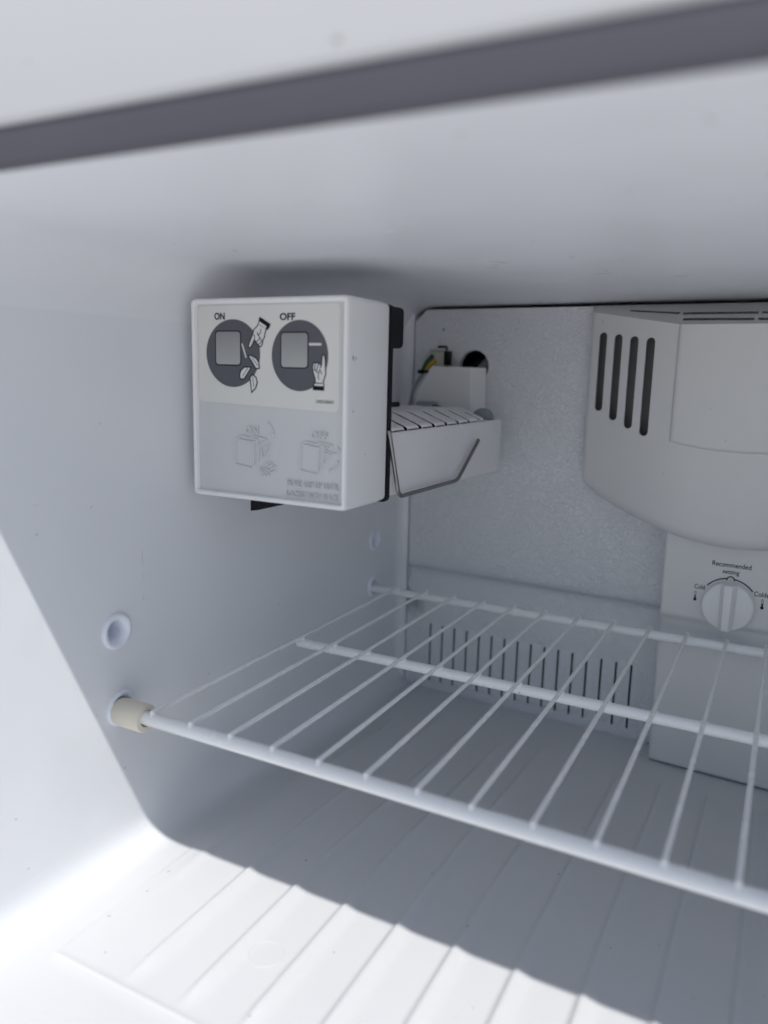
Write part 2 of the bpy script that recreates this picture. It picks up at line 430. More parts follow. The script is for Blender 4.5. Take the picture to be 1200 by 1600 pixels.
# panel: depth of the soft groove as a function of height
def groove(z, zc, w=.0045, d=.0060):
    """soft ledge: the face above overhangs, then the wall comes slowly forward again below"""
    return d*sstep(zc+.004, zc-.003, z)*sstep(zc-.024, zc-.006, z) if z < zc+.004 else 0
ZG = .1145
XL, XR = .0285, W-.0285
def pp(x, z): return (x, YP+slope(x)+groove(z, ZG), z)
bm = bmesh.new()
NX = 60
pxs = [XL+(XR-XL)*i/NX for i in range(NX+1)]
# upper flat part with holes and chamfered corner
up = [(x, .130) for x in pxs]+[(XR, .3345), (XR-.006, .340), (XR-.0105, .3438)]+[(x, .3440) for x in reversed(pxs[2:-2])]+[(XL+.0105, .3438), (XL+.0035, .3375), (XL, .3345)]
loops = fill(bm, up, [circ(.0855, .2968, .0134, 40), circ(.0556, .3273, .0011, 12)], pp)
for lp in loops:                                        # rim turned back
    vs2 = [bm.verts.new(v.co+Vector((0, .006, 0))) for v in lp]
    for i in range(len(lp)):
        bm.faces.new((lp[i], lp[(i+1) % len(lp)], vs2[(i+1) % len(lp)], vs2[i]))
zs_ = [.130, .127, .124, .1215, .119, .117, .1155, .114, .1125, .111, .109, .1065, .103, .099, .090]
grid(bm, [[pp(x, z) for x in pxs] for z in zs_])
# lower part with the louvre slots left open
LX = [.0530+(.2340-.0530)*i/15 for i in range(16)]; SW = .0016
def louvre_z(i): return (.0095+.0030*i/15, .0637+.0010*i/15)
cols = [XL]
for x in LX: cols += [x, x+SW]
cols += [.26+(XR-.26)*i/12 for i in range(13)]
zrows = [.090, .0640, .0100, .004, .0]
for zi in range(4):
    for ci in range(len(cols)-1):
        if zi == 1 and ci % 2 == 1 and ci < 2*len(LX): continue
        x0, x1 = cols[ci], cols[ci+1]
        f = lambda x, z: (pp(x, z)[0], pp(x, z)[1]+(.002*(1-sstep(0, .006, z)) if z < .006 else 0), z)
        a = [bm.verts.new(f(*q)) for q in ((x0, zrows[zi]), (x1, zrows[zi]), (x1, zrows[zi+1]), (x0, zrows[zi+1]))]
        bm.faces.new(a)
for x in (XL, XR):                                      # side returns
    grid(bm, [[pp(x, z), (x, YP+slope(x)+.05, z)] for z in (.0, .05, .09, .13)])
bmesh.ops.remove_doubles(bm, verts=bm.verts, dist=.00001)
PN = bc('back_panel', bm, PANEL, ang=50)
# dark duct behind the slots and hole
bm = bmesh.new()
rbox(bm, XL+.004, XR-.004, YP+.014, YP+.05, .002, .085, 0); bc('duct', bm, BLACKP)
bm = bmesh.new(); lathe(bm, [(.0150, .004), (.0150, .035)], (.0855, YP+slope(.0855), .2968), 'y', 32, cap1=True); bc('duct', bm, BLACKP)
bm = bmesh.new(); tube(bm, [(.074, YP+.004, .290), (.082, YP+.010, .2990), (.091, YP+.014, .3045)], .0022, 10); bc('cable', bm, BLACKP)
bm = bmesh.new(); tube(bm, [(.084, YP+.006, .286), (.090, YP+.009, .297), (.094, YP+.014, .303)], .0042, 12); bc('fill_tube', bm, GREYP)
# louvres: a small fin beside each slot
for i, x in enumerate(LX):
    z0, z1 = louvre_z(i); bm = bmesh.new()
    rows = []
    for z, k in ((z0-.002, 0), (z0, .35), (z0+.004, .85), (z0+.010, 1), (z1-.010, 1), (z1-.004, .85), (z1, .35), (z1+.002, 0)):
        row = []
        for dx, h in ((SW, -.003), (SW+.0001, .0012), (SW+.0008, .0022), (SW+.0022, .0025), (SW+.0046, .0018), (SW+.0078, .0005), (SW+.0095, -.0006)):
            q = pp(x+dx, z); row.append((q[0], q[1]-(h*k if h > 0 else h) + (.0004 if k == 0 else 0), z))
        rows.append(row)
    grid(bm, rows); bc('louvre', bm, PANEL, ang=70, fix=True)

# column meshes: a sheet given by y(x), between a lower and an upper curve, with round-ended slots
def columns(bm, xs, zlo, zhi, pt, slots, nz, depth, back):
    xs = sorted(set([round(x, 6) for x in xs]))
    for (xa, xb, za, zb, r) in slots:
        for k in range(17):
            xs.append(round(xa+(xb-xa)*(.5-.5*math.cos(math.pi*k/16)), 6))
    xs = sorted(set(xs))
    def ends(s, x):
        xa, xb, za, zb, r = s
        if x < xa+r: d = xa+r-x
        elif x > xb-r: d = x-(xb-r)
        else: d = 0
        q = math.sqrt(max(0, r*r-min(d, r)**2)); return za+r-q, zb-r+q
    def seg(xA, xB, lA, hA, lB, hB):
        ra = [pt(xA, lA+(hA-lA)*i/nz) for i in range(nz+1)]; rb = [pt(xB, lB+(hB-lB)*i/nz) for i in range(nz+1)]
        grid(bm, [ra, rb])
    for xA, xB in zip(xs, xs[1:]):
        mid = (xA+xB)/2
        ss = sorted([s for s in slots if s[0] < mid < s[1]], key=lambda s: s[2])
        lA, lB = zlo(xA), zlo(xB)
        for s in ss:
            eA, eB = ends(s, xA), ends(s, xB)
            seg(xA, xB, lA, eA[0], lB, eB[0]); lA, lB = eA[1], eB[1]
            for q in (0, 1):                            # the slot's own wall
                pa, pb = Vector(pt(xA, eA[q])), Vector(pt(xB, eB[q]))
                grid(bm, [[pa, pa+back*depth], [pb, pb+back*depth]])
            for xe, cond in ((s[0], xA), (s[1], xB)):
                if abs(xe-cond) < 1e-6:
                    e = ends(s, xe); pa, pb = Vector(pt(xe, e[0])), Vector(pt(xe, e[1]))
                    grid(bm, [[pa, pa+back*depth], [pb, pb+back*depth]])
        seg(xA, xB, lA, zhi(xA), lB, zhi(xB))
    bmesh.ops.remove_doubles(bm, verts=bm.verts, dist=.000005)
BACK = Vector((0, 1, 0))
TX0 = .1850; TX1 = W-.185
def mirror(x): return x if x <= .302 else W-x
def ty(x):
    """front of the air tower"""
    m = mirror(x)
    a = .437-.551*(m-.186); b = .3998-.06*(m-.2535)
    k = .010; d = a-b                                   # soft maximum of the two planes
    y = (a+b)/2+math.sqrt(d*d/4+k*k*.25) if True else max(a, b)
    y += .0085*(1-sstep(TX0, TX0+.0022, m))             # rounded left edge down to the panel
    return y
ZLO = [(.1850, .2270), (.1856, .2205), (.1869, .2140), (.1900, .2075), (.194, .2034), (.200, .1995), (.2113, .1951), (.2250, .1901), (.2381, .1861), (.2555, .1812), (.270, .1782), (.2878, .1758), (.302, .1752)]
ZHI = [(.185, .3390), (.1869, .3386), (.2535, .3274), (.302, .3268)]
def zlo(x): return interp(ZLO, mirror(x))
def zhi(x): return interp(ZHI, mirror(x))
RB = .010
def tlow(x): return zlo(x)+RB*sstep(TX0, TX0+.012, mirror(x))
xs = [TX0+.0022*(i/8)**1.5 for i in range(9)]+[TX0+.0022+(.302-TX0-.0022)*i/50 for i in range(1, 51)]
xs += [W-x for x in xs]
SLOTS = [(.1937, .2000, .2652, .3236, .00315), (.2062, .2126, .2590, .3219, .0032), (.2187, .2252, .2538, .3202, .00325), (.2312, .2377, .2494, .3190, .00325)]
bm = bmesh.new()
columns(bm, xs, tlow, lambda x: zhi(x), lambda x, z: (x, ty(x), z), SLOTS+[(W-b, W-a, c, d, r) for a, b, c, d, r in SLOTS], 6, .0025, BACK)
# rounded lower edge and underside
xs2 = sorted(xs); rows = []
for x in xs2:
    r = tlow(x)-zlo(x)+1e-5; y0 = ty(x); row = []
    for i in range(6):
        a = R_(90*i/5); row.append((x, y0+r*(1-math.cos(a)), tlow(x)-r*math.sin(a)))
    yb = min(YC+slope(x)+.004, YP+slope(x)+.004) if .2520 < x < .352 else YP+slope(x)+.004
    row.append((x, max(yb, y0+r+.0005), zlo(x)-.0015)); rows.append(row)
grid(bm, rows)
bmesh.ops.remove_doubles(bm, verts=bm.verts, dist=.000005)
TW = bc('air_tower', bm, COVERM, ang=50)
# sloping top of the tower with two rows of fine slots
bm = bmesh.new()
def topt(x, t):
    y0, z0 = ty(x), zhi(x); y1, z1 = YP+slope(x)-.002, .3442
    return (x, y0+(y1-y0)*t, z0+(z1-z0)*t)
tsl = []
for a, b in ((.2143, .2506), (.2527, .3014), (.3036, .3480), (.3500, .3900)): tsl.append((a, b, .462, .575, .0009))
for a, b in ((.2545, .2999), (.3021, .3495)): tsl.append((a, b, .175, .285, .0009))
def columns_t(bm, xs, slots):
    # slots here run along x: ends are left square-cut but tiny
    xs = sorted(set([round(x, 6) for x in xs]+[s[0] for s in slots]+[s[1] for s in slots]))
    for xA, xB in zip(xs, xs[1:]):
        mid = (xA+xB)/2; ss = sorted([s for s in slots if s[0] < mid < s[1]], key=lambda s: s[2]); lo = 0
        for s in ss+[(0, 0, 1, 1, 0)]:
            grid(bm, [[topt(xA, lo), topt(xA, s[2])], [topt(xB, lo), topt(xB, s[2])]]); lo = s[3]
    bmesh.ops.remove_doubles(bm, verts=bm.verts, dist=.000002)
columns_t(bm, xs, tsl)
bc('tower_top', bm, COVERM, ang=50)
bm = bmesh.new(); pl = []
for x in sorted(xs)[9:-9]:
    pl.append([(x, ty(x)+.012, zlo(x)+.012), (x, ty(x)+.012, zhi(x)-.004), (x, YP+slope(x)+.006, zhi(x)+.002)])
grid(bm, pl); bc('duct', bm, CAVITY)
# raised plate on the front of the tower
bm = bmesh.new()
PL = [(.2533, .2469), (.2600, .2455), (.2700, .2441), (.2800, .2430), (.302, .2422)]
pxs2 = [.2533+(.302-.2533)*i/24 for i in range(25)]; pxs2 += [W-x for x in reversed(pxs2[:-1])]
NB = len(pxs2)
rows = []
for d, off in ((0, .0010), (.0006, -.0014), (.0017, -.0030), (.0026, -.0034), (.005, -.0035)):
    row = []
    for x in pxs2:
        t = (x-.302)/(.302-.2533); xx = .302+t*(.302-.2533-d); row.append((xx, ty(xx)+off, interp(PL, mirror(xx))+d))
    rows.append(row)
top = [(x, y, .3270) for x, y, z in rows[-1]]
grid(bm, rows+[top, [(x, y+.004, z+.0012) for x, y, z in top]])
for sx in (0, -1):
    grid(bm, [[(r[sx][0], r[sx][1], r[sx][2]) for r in rows], [(r[sx][0], r[sx][1], .3270) for r in rows]])
bmesh.ops.remove_doubles(bm, verts=bm.verts, dist=.000005)
bc('raised_plate', bm, COVERM, ang=35)
# control panel
CX0, CX1 = .2556, W-.2556
def cpt(x, z): return (x, YC+slope(x)+groove(z, .1165), z)
zz = [.1900, .1850, .17, .15, .130, .127, .1245, .1225, .1205, .119, .1175, .116, .1145, .113, .111, .1085, .105, .095, .05, .006]
bm = bmesh.new()
cx = [CX0+.0022+(CX1-CX0-.0044)*i/30 for i in range(31)]
rows = []
for z in zz:
    lean = .0016*(1-sstep(.0, .18, z))
    row = []
    for i in range(6):
        a = R_(90*i/5); q = cpt(CX0+.0022, z); row.append((CX0+lean+.0022*(1-math.sin(a)), q[1]+.0022*(1-math.cos(a)), z))
    row = [(CX0+lean, YP, z)]+[row[5]]+row[4::-1]
    row += [cpt(x, z) for x in cx[1:]]+[(CX1, YP, z)]
    rows.append(row)
rb = []
for i in range(1, 5):
    a = R_(90*i/4); rb.append([(x, min(YP, y+.004*(1-math.cos(a))), .006-.004*math.sin(a)) for x, y, z in rows[-1]])
rows += rb; rows.append([(x, YP, z) for x, y, z in rows[-1]])
grid(bm, rows); CP = bc('control_panel', bm, COVERM, ang=50)
def cm(u, v, d): return (u, YC+slope(u)-d, v)
def ct(name, s, u0, u1, v0, v1, b=.0):
    o = text(name, s, u0, u1, v0, v1, cm, .0, .00008, INK, CP, b); scale_from_cam(o.data.vertices); return o
ct('lettering', 'Recommended', .2889, .3143, .1608, .1643, .012)
ct('lettering', 'setting', .2962, .3070, .1551, .1590, .012)
ct('lettering', 'Cold', .2785, .2856, .1420, .1455, .012)
ct('lettering', 'Colder', .3177, .3290, .1429, .1464, .012)
DXC, DZC = .3018, .1335
bm = bmesh.new(); ra = .0192
def arcp(a): return (DXC+ra*math.sin(R_(a)), DZC+ra*math.cos(R_(a)))
b0 = [arcp(a) for a in range(-51, -8, 3)]
bump = [(DXC+.0024*math.sin(R_(a)), DZC+ra-.0009+.0024*math.cos(R_(a))) for a in range(-90, 91, 15)]
stroke(bm, b0+bump+[arcp(a) for a in range(9, 52, 3)], .00085, cm, .0, .00008)
bc('dial_arc', bm, INK, CP, False)
for tx, tz in ((.2796, .1335), (.3235, .1347)):
    bm = bmesh.new()
    slab(bm, circ(tx, tz+.0006, .00115, 16), cm, 0, .00008)
    stroke(bm, rrect(tx-.00045, tx+.00045, tz+.0014, tz+.0066, .00040, 3), .0003, cm, .00002, .00009, True)
    slab(bm, [(tx-.0004, tz+.001), (tx+.0004, tz+.001), (tx+.0004, tz+.0036), (tx-.0004, tz+.0036)], cm, 0, .00007)
    bc('thermometer_mark', bm, INK, CP, False)
# control knob: a disc and a ridge to grip
yk = YC+slope(DXC)
bm = bmesh.new(); lathe(bm, [(.0172, .002), (.0172, -.0055), (.0168, -.0066), (.0158, -.0072), (.0005, -.0075)], (DXC, yk, DZC), 'y', 64, cap1=True)
KN = bc('control_knob', bm, WHITEP, ang=45)
bm = bmesh.new(); rows = []
for v, wd, hh in ((-.0166, .0024, .0070), (-.0162, .0027, .0125), (-.0150, .0028, .0138), (-.006, .0031, .0150), (.006, .0032, .0152), (.0150, .0033, .0142), (.0168, .0031, .0128), (.0173, .0028, .0070)):
    rows.append([(DXC+u, yk-h, DZC+v) for u, h in ((-wd*1.75, .0066), (-wd*1.25, hh*.55+.003), (-wd*.95, hh*.93), (-wd*.75, hh), (wd*.75, hh), (wd*.95, hh*.93), (wd*1.25, hh*.55+.003), (wd*1.75, .0066))])
vs = grid(bm, rows); bm.faces.new(vs[0]); bm.faces.new(vs[-1])
bc('grip', bm, WHITEP, KN, ang=35)

# ------------------------------------------------------------------ wire shelf
ZR, YF, YM, YB = .0944, .1318, .2828, .4383
SH = thing('wire_shelf', 'white wire shelf with three rods and an ivory end cap, above the ribbed floor', 'wire shelf', (W/2, YM, ZR))
SINV = Matrix.Translation((-W/2, -YM, -ZR))
def sh(name, bm, m, ang=40):
    o = from_bm(name, bm, m, SH, ang=ang); o.matrix_parent_inverse = SINV; return o
for y, x0, r, zo in ((YF, .010, .0040, 0), (YM, .0250, .0035, -.0004), (YB, -.008, .0036, 0)):
    bm = bmesh.new(); tube(bm, [(x0, y, ZR+zo), (W-x0, y, ZR+zo)], r, 20); sh('rod', bm, ENAMEL)
NWI = 21; me = None
for k in range(NWI):
    x = .0283+(W-2*.0283)*k/(NWI-1)
    if me is None:
        bm = bmesh.new(); zw = .0040+.0010
        tube(bm, [(0, YF-.0015-YM, zw-.0002), (0, YF-YM, zw), (0, 0, zw-.0006), (0, YB-YM, zw-.0002), (0, YB+.0022-YM, zw-.0004)], .00134, 10)
        for yy, zz in ((YF-YM, .0030), (0, .0024), (YB-YM, .0029)):
            res = bmesh.ops.create_uvsphere(bm, u_segments=10, v_segments=6, radius=.0024)
            for v in res['verts']: v.co = Vector((v.co.x*.95, v.co.y*1.15+yy, v.co.z*.9+zz))
        bmesh.ops.recalc_face_normals(bm, faces=bm.faces)
        me = bpy.data.meshes.new('wire'); bm.to_mesh(me); bm.free(); me.materials.append(ENAMEL); me.shade_smooth()
    o = bpy.data.objects.new('wire', me); COL.objects.link(o); o.parent = SH
    o.location = (x-W/2+random.uniform(-.0003, .0003), 0, 0); o.rotation_euler = (0, 0, random.uniform(-.002, .002))
for k, x in enumerate((0, W)):
    s = 1 if x == 0 else -1
    bm = bmesh.new()
    lathe(bm, [(.0052, s*-.006), (.0052, s*.001), (.0077, s*.0012), (.0080, s*.0018), (.0082, s*.0205), (.0079, s*.0216), (.0070, s*.0219), (.0048, s*.0217), (.0042, s*.0195)], (x, YF+.0012, ZR-.0012), 'x', 40)
    o = sh('end_cap', bm, IVORY, 50); o['label'] = 'ivory plastic cap on the end of the front rod'

# ------------------------------------------------------------------ ice maker
BX0, BX1, BZ0, BZ1, BY = .0080, .1160, .2138, .3300, .1910
IM = thing('ice_maker', 'white boxy ice maker with an ON and OFF instruction label, hung on the left wall', 'ice maker', ((BX0+BX1)/2, .24, BZ0))
IINV = Matrix.Translation((-(BX0+BX1)/2, -.24, -BZ0))
def im(name, bm, m, parent=None, smooth=True, ang=40, rear=False):
    if rear: scale_from_cam(bm.verts)
    o = from_bm(name, bm, m, parent or IM, smooth, ang)
    if not parent: o.matrix_parent_inverse = IINV
    return o
def ringpts(ins, y, r): return [(u, y, v) for u, v in rrect(BX0+ins, BX1-ins, BZ0+ins, BZ1-ins, r, 6)]
bm = bmesh.new()
rings = [ringpts(.0004, .2385, .0030), ringpts(0, .2300, .0030), ringpts(0, BY+.0022, .0030), ringpts(.0004, BY+.0008, .0028), ringpts(.0011, BY+.0001, .0022), ringpts(.0022, BY, .0016), ringpts(.0029, BY+.0004, .0012), ringpts(.0032, BY+.0016, .0010), ringpts(.0034, BY+.0025, .0008)]
grid(bm, rings, True)
CV = im('cover', bm, WHITEP, ang=30)
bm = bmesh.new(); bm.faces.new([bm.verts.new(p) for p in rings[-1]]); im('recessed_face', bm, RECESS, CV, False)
YR = BY+.0025
def lm(u, v, d): return (u, YR-d, v)
def mm(l): return [(a/1000, b/1000) for a, b in l]
bm = bmesh.new()
LBL = rrect(.0122, .1096, .2692, .3258, .0034, 5)
LBL = [(u, v+(.0014*(.062-u)/.05 if v < .30 else 0)) for u, v in LBL]
slab(bm, LBL, lm, -.0002, .00022); LB = im('label_sticker', bm, LABEL, CV, False)
D1 = .00022
# printed artwork on the sticker: discs, gradient squares, arms, hands, ice pieces
def art(name, m, fn):
    bm = bmesh.new(); fn(bm); return im(name, bm, m, CV, False)
art('printed_disc', DISC, lambda b: slab(b, circ(.0376, .2988, .0195, 64, .0193), lm, .0001, D1+.00004))
art('printed_disc', DISC, lambda b: slab(b, circ(.0838, .2980, .0187, 64, .0194), lm, .0001, D1+.00004))
for a in ((.0247, .0437, .2918, .3118), (.0710, .0897, .2910, .3111)):
    art('square_outline', INK, lambda b: slab(b, rrect(*a, .0023), lm, .0001, D1+.00008))
    art('gradient_square', GRAD, lambda b: slab(b, rrect(a[0]+.0007, a[1]-.0007, a[2]+.0007, a[3]-.0007, .0018), lm, .0001, D1+.00012))
art('printed_arm', PRINTW, lambda b: stroke(b, mm([(44.3, 304.4), (47.2, 296.5)]), .0009, lm, .0001, D1+.00008))
art('printed_arm', PRINTW, lambda b: stroke(b, mm([(90.0, 304.3), (98.0, 304.3)]), .0013, lm, .0001, D1+.00008))
art('printed_arm', DISC, lambda b: stroke(b, mm([(90.0, 303.3), (98.0, 303.3)]), .0007, lm, .0001, D1+.00012))
ICE = [([(48.6, 297.6), (51.4, 297.8), (54.4, 296.2), (56.2, 293.8), (56.5, 290.6), (53.9, 290.5), (51.4, 294.2)], [(51.1, 297.2), (55.3, 292.1)]),
       ([(42.8, 284.4), (42.5, 286.5), (43.4, 289.2), (45.9, 291.2), (50.7, 291.2), (48.6, 288.1), (45.6, 284.3)], [(44.5, 286.0), (48.4, 290.8)]),
       ([(49.8, 285.3), (51.8, 287.1), (54.1, 285.6), (55.0, 282.7), (54.0, 279.6), (51.0, 276.8), (50.4, 281.2)], [(51.8, 286.0), (52.5, 280.2)])]
for o_, l_ in ICE:
    def fn(b): slab(b, mm(o_), lm, .0001, D1+.00008)
    art('printed_ice', PRINTW, fn)
    def fn(b):
        stroke(b, mm(o_), .0007, lm, .0001, D1+.00012, True); stroke(b, mm(l_), .00035, lm, .0001, D1+.00012)
    art('printed_ice_outline', INK, fn)
HANDS = [dict(cuff=[(56.9, 319.3), (64.4, 315.2), (63.7, 313.5), (62.2, 311.9), (55.6, 315.4)], strip=[(56.8, 316.7), (61.6, 314.0), (61.0, 312.7), (56.2, 315.4)],
   hand=[(55.8, 315.1), (54.8, 313.8), (52.8, 312.3), (52.2, 310.0), (50.9, 307.6), (49.4, 304.3), (48.9, 302.7), (49.5, 302.1), (50.6, 302.4), (52.1, 304.7), (53.1, 306.9), (54.2, 305.2), (55.7, 303.7), (56.9, 302.7), (58.0, 303.1), (58.9, 304.8), (58.8, 306.0), (60.1, 308.1), (60.6, 310.4), (61.3, 312.3)],
   lines=[[(53.1, 306.9), (53.4, 308.1), (52.7, 309.5)], [(54.2, 305.3), (56.3, 306.7), (56.9, 307.8)], [(55.7, 303.8), (57.8, 305.2), (58.3, 306.0)], [(55.1, 310.9), (55.7, 309.0), (56.8, 308.1), (58.1, 306.0)], [(55.7, 309.0), (57.4, 310.4), (57.8, 312.6)]]),
  dict(cuff=[(93.2, 283.6), (100.2, 283.5), (100.1, 279.4), (92.7, 279.5)], strip=[(93.8, 283.1), (99.7, 283.1), (99.6, 281.8), (93.7, 282.0)],
   hand=[(94.4, 283.7), (94.2, 285.9), (93.0, 288.9), (92.5, 291.2), (92.7, 293.4), (93.6, 294.5), (95.3, 294.5), (96.8, 294.0), (98.2, 292.9), (98.4, 294.5), (98.6, 297.7), (99.2, 298.9), (100.1, 298.5), (100.6, 295.9), (100.9, 290.9), (101.1, 288.8), (100.3, 286.5), (99.4, 283.7)],
   lines=[[(94.8, 294.4), (93.9, 292.1), (93.8, 290.5)], [(96.5, 293.9), (95.3, 291.2), (95.2, 289.6)], [(93.1, 290.7), (94.5, 290.3), (95.3, 289.2), (96.7, 289.0), (97.2, 290.8), (98.6, 288.3)], [(96.4, 288.5), (96.2, 287.1), (96.6, 285.3)], [(97.2, 291.3), (98.2, 292.8)]])]
for h in HANDS:
    art('printed_hand', PRINTW, lambda b: slab(b, mm(h['hand']), lm, .0001, D1+.00010))
    def fn(b):
        stroke(b, mm(h['hand']), .00062, lm, .0001, D1+.00014)
        for l in h['lines']: stroke(b, mm(l), .0005, lm, .0001, D1+.00014)
    art('printed_hand_outline', INK, fn)
    art('printed_cuff', INK, lambda b: slab(b, mm(h['cuff']), lm, .0001, D1+.00016))
    art('printed_cuff_band', PRINTW, lambda b: slab(b, mm(h['strip']), lm, .0001, D1+.00020))
text('printed_lettering', 'ON', .0244, .0320, .3178, .3219, lm, .0001, D1+.0001, INK, CV, .03)
text('printed_lettering', 'OFF', .0706, .0809, .3172, .3212, lm, .0001, D1+.0001, INK, CV, .03)
text('printed_number', '240550601', .0948, .1061, .2725, .2743, lm, .0001, D1+.0001, INK, CV, .0)
# raised lettering and pictures moulded in the plastic below the sticker
E1 = .0009
def emb(name, fn):
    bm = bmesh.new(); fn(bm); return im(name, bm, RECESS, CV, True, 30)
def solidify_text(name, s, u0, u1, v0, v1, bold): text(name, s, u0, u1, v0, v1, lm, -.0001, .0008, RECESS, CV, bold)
solidify_text('raised_lettering', 'ON', .0466, .0558, .2531, .2575, .012)
solidify_text('raised_lettering', 'OFF', .0919, .1027, .2527, .2568, .012)
solidify_text('raised_lettering', 'MOVE ARM UP UNTIL', .0762, .1106, .2248, .2284, 0)
solidify_text('raised_lettering', 'LOCKED INTO PLACE', .0758, .1100, .2189, .2222, 0)
IC1 = [[(39.5, 249.3), (52.7, 248.3), (51.9, 232.9), (39.1, 234.4), (39.5, 249.3), (43.5, 251.4), (55.3, 250.0), (52.7, 248.3)], [(55.3, 250.0), (55.5, 237.5), (51.9, 232.9)], [(51.0, 251.1), (52.7, 251.7), (61.5, 250.4), (61.3, 244.8), (59.2, 238.3), (56.5, 246.6), (61.5, 250.0)], [(55.8, 246.9), (55.7, 238.8)], [(57.7, 246.1), (60.6, 248.8)], [(58.8, 243.7), (61.1, 246.3)], [(62.2, 260.2), (64.5, 258.5), (66.0, 255.8), (65.6, 253.1)], [(64.5, 253.6), (65.4, 251.7), (66.6, 253.8)], [(64.6, 248.4), (64.1, 245.0), (61.8, 241.1), (59.5, 238.3)], [(60.3, 235.1), (64.5, 237.6), (66.0, 235.8), (62.6, 234.7), (60.3, 235.1)], [(56.9, 234.2), (63.7, 229.8), (61.4, 228.9), (56.5, 232.6)], [(57.6, 232.1), (58.2, 229.0)], [(62.9, 232.2), (68.2, 235.1), (67.8, 232.6), (64.4, 231.4), (59.9, 233.8)]]
IC2 = [[(85.7, 249.1), (97.4, 247.7), (96.9, 232.8), (84.7, 234.2), (85.7, 249.1), (88.9, 250.8), (100.2, 249.3), (97.4, 247.7)], [(100.2, 249.3), (100.1, 237.9), (96.9, 232.8)], [(96.3, 250.4), (98.1, 250.9), (106.0, 249.8), (104.0, 247.4)], [(100.9, 246.6), (108.9, 245.0)], [(101.2, 247.5), (103.6, 249.4)], [(103.0, 247.3), (105.2, 249.2)], [(100.9, 245.1), (105.4, 244.5), (100.7, 238.5)], [(108.8, 249.1), (110.2, 247.8), (109.2, 245.6), (107.8, 244.7)], [(109.3, 241.2), (109.1, 238.8), (107.6, 236.7), (104.5, 234.3)], [(108.6, 240.3), (109.3, 241.4), (110.0, 240.1)], [(103.8, 235.5), (107.6, 236.9)]]
for ic in (IC1, IC2):
    def fn(b):
        for l in ic:
            for p, q in zip(mm(l), mm(l)[1:]): tube(b, [(p[0], YR-.0002, p[1]), (q[0], YR-.0003, q[1])], .00062, 6)
    emb('raised_picture', fn)
# chips on the right side
bm = bmesh.new()
for y, z, r in ((.1968, .2975, .0011), (.1998, .2972, .0007), (.1983, .2960, .0005), (.1980, .2685, .0006), (.2120, .2440, .0004)):
    slab(bm, [(y+r*random.uniform(.4, .9)*math.cos(k), z+1.5*r*random.uniform(.4, 1)*math.sin(k)) for k in [i*.785 for i in range(8)]], lambda u, v, d: (BX1-.0001+d, u, v), 0, .00015)
o = im('chip', bm, mat('chip_dark', (.22, .20, .18), .7), CV, False); o['kind'] = 'stuff'
# black module plate behind the cover
bm = bmesh.new()
slab(bm, rrect(.0100, .1168, .2128, .3292, .003, 5), lambda u, v, d: (u, d, v), .2386, .2425)
slab(bm, rrect(.0600, .1165, .3045, .3285, .003, 5), lambda u, v, d: (u, d, v), .2426, .2560)
im('module_plate', bm, BLACKP, ang=35)
bm = bmesh.new(); rbox(bm, .014, .100, .2426, .2500, .226, .303, .002); im('module_body', bm, WHITEP)
bm = bmesh.new(); slab(bm, [(.0386, .2141), (.0386, .2040), (.0440, .2050), (.0620, .2100), (.0620, .2141)], lambda u, v, d: (u, d, v), .2080, .2110)
im('clip', bm, BLACKP, None, False)
# mould tray
TY0, TY1, TXL, TXR = .2430, .4515, .028, .1135
bm = bmesh.new()
def tz(y): return .2152-.0052*(y-TY0)/(TY1-TY0)
sec = lambda y: [(TXL, .253), (TXL+.003, .253), (TXL+.006, .230), (.055, .219), (.085, .219), (TXR-.006, .230), (TXR-.0028, .2532), (TXR-.0014, .2540), (TXR-.0004, .2537), (TXR, .2528), (TXR, .250), (TXR-.0003, tz(y)+.001), (TXR-.0015, tz(y)), (.09, tz(y)-.003), (.05, tz(y)-.003), (TXL+.004, tz(y)+.004)]
ysT = [TY0, TY0+.05, TY0+.1, TY0+.15, TY1-.0008, TY1]
rows = []
for i, y in enumerate(ysT):
    sc = sec(y)
    if i == len(ysT)-1: sc = [(x+(.0008 if x < .07 else -.0008), z+(.0006 if z < .235 else -.0006)) for x, z in sc]
    rows.append([(x, y, z) for x, z in sc])
vs = grid(bm, rows, True)
for r in (vs[0], vs[-1]):
    for t in tessellate_polygon([[Vector((v.co.x, v.co.z, 0)) for v in r]]):
        try: bm.faces.new([r[i] for i in t])
        except ValueError: pass
rbox(bm, TXL+.002, TXR-.002, TY1-.035, TY1-.0012, .2200, .2535, .001)
rbox(bm, TXL+.002, TXR-.002, TY0+.001, TY0+.008, .2200, .2535, .001)
TR = im('mould_tray', bm, MOLD, ang=35)
# stripper slats over the tray
GY = [.2512+.0218*k for k in range(8)]
prof = [(.1118, .2540), (.1118, .2556), (.1110, .2566), (.1085, .2576), (.0935, .2636), (.0900, .2644), (.0860, .2645), (.050, .2628)]
for k in range(8):
    y0, y1 = GY[k]+.0025, min(GY[k]+.0218-.0025, .4130)
    if y1-y0 < .006: continue
    bm = bmesh.new()
    rows = []
    for (yy, dz, dx) in ((y0, -.0008, -.0003), (y0+.0003, -.0002, -.0001), (y0+.0010, 0, 0), (y1-.0010, 0, 0), (y1-.0003, -.0002, -.0001), (y1, -.0008, -.0003)):
        rows.append([(x+dx, yy, z+dz) for x, z in prof])
    vs = grid(bm, rows)
    under = [[(x, yy, z-.0009) for x, z in prof] for yy in (y0, y1)]
    grid(bm, [rows[0], under[0]]); grid(bm, [rows[-1], under[1]]); grid(bm, under)
    bmesh.ops.remove_doubles(bm, verts=bm.verts, dist=.00001)
    im('stripper_slat', bm, MOLD, TR, ang=40)
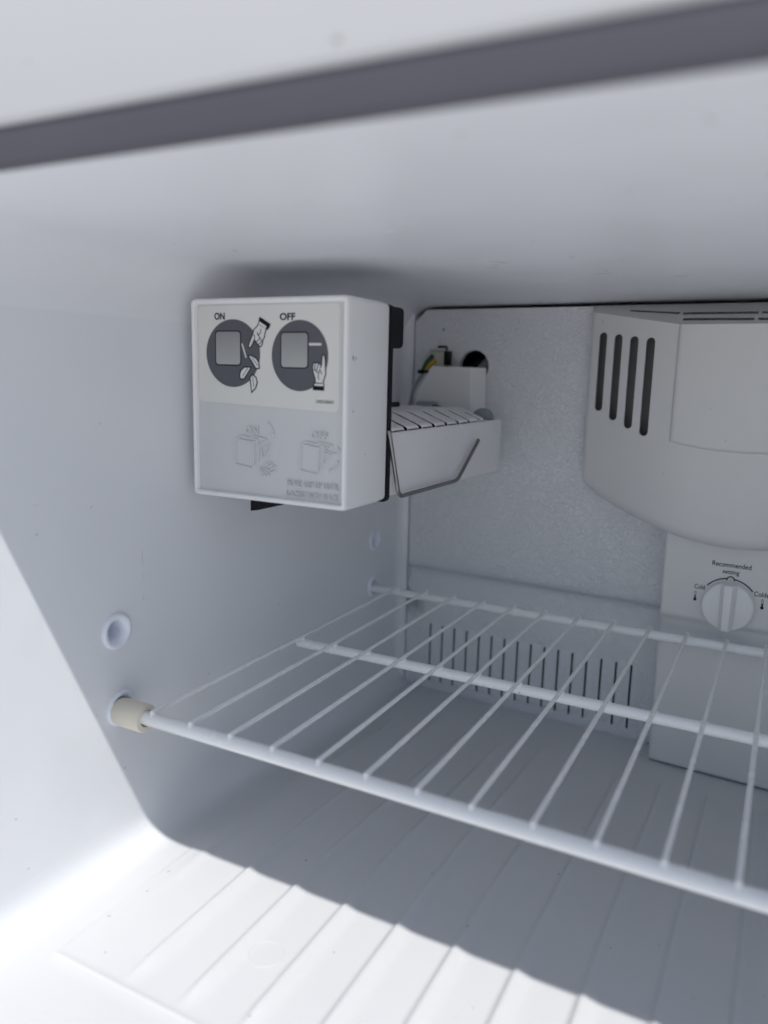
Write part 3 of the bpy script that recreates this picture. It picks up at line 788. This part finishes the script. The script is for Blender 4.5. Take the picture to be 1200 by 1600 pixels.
bm = bmesh.new(); rbox(bm, .040, .0520, TY0, .428, .2540, .2632, .0015); im('stripper_rail', bm, MOLD, TR)
bm = bmesh.new(); rbox(bm, .0524, .1080, TY0+.004, .4115, .2480, .2510, 0); im('tray_inside', bm, BLACKP, TR)
bm = bmesh.new(); tube(bm, [(.075, .408, .2590), (.1000, .4150, .2570)], .0028, 12); tube(bm, [(.066, .420, .2610), (.0760, .4130, .2600)], .004, 12); im('ejector_shaft', bm, BLACKP, TR)
bm = bmesh.new(); lathe(bm, [(.0095, 0), (.0095, .004), (.0085, .005)], (.1015, .4370, .2535), 'y', 32, cap0=True, cap1=True); im('pivot_boss', bm, GREYP, TR)
# shut-off arm of bent steel wire
bm = bmesh.new(); tube(bm, [(.1172, .2390, .2560), (.1172, .2545, .2143), (.1172, .3500, .2140), (.1172, .3896, .2407)], .0014, 12, .006); im('shut_off_arm', bm, STEEL)
# white bracket at the back with plug and wires
bm = bmesh.new()
BR = [(.0450, .2560), (.0450, .2746), (.0580, .2961), (.0922, .2957), (.0932, .2560)]
slab(bm, BR, lambda u, v, d: (u+(d-.430)*.25, d, v), .4300, .4520)
bmesh.ops.bevel(bm, geom=[e for e in bm.edges if e.is_manifold and e.calc_face_angle(0) > .5], offset=.0006, segments=2, affect='EDGES')
BRK = im('bracket', bm, WHITEP, ang=35, rear=True)
bm = bmesh.new(); rbox(bm, .0495, .0620, .4450, .4560, .2930, .3080, .0008); rbox(bm, .0480, .0640, .4470, .4560, .3081, .3098, .0004); im('plug', bm, CONN, rear=True)
bm = bmesh.new(); tube(bm, [(.0560, .4460, .3125), (.0640, .4460, .3125), (.0640, .4460, .3095)], .0009, 8, .001); rbox(bm, .0625, .0650, .4440, .4555, .2975, .3090, .0004); im('plug_clip', bm, BLACKP, rear=True)
bm = bmesh.new(); tube(bm, [(.0515, .4440, .3050), (.0480, .4405, .2990), (.0450, .4390, .2915)], .0018, 10); im('wire', bm, GREEN, rear=True)
bm = bmesh.new(); tube(bm, [(.0545, .4440, .3010), (.0510, .4400, .2970), (.0485, .4390, .2925)], .0017, 10); im('wire', bm, YELLOW, rear=True)
bm = bmesh.new(); tube(bm, [(.0500, .4390, .2920), (.0420, .4370, .2912)], .0015, 8); tube(bm, [(.0465, .4380, .2915), (.0440, .4385, .2880)], .0013, 8); im('wire', bm, BLACKP, rear=True)
bm = bmesh.new(); tube(bm, [(.0450, .4380, .2890), (.0380, .4360, .2760), (.0360, .4330, .2580)], .0016, 10, .004); im('wire', bm, GREYP, rear=True)
bm = bmesh.new(); tube(bm, [(.0300, .2800, .2640), (.0380, .3000, .2650), (.0470, .3900, .2650)], .0022, 10, .01); im('wire', bm, BLACKP)
bm = bmesh.new(); lathe(bm, [(.0060, -.008), (.0060, .008), (.0045, .009)], (.0560, .4270, .2610), 'x', 24, cap0=True, cap1=True); im('tube_end', bm, GREYP, rear=True)
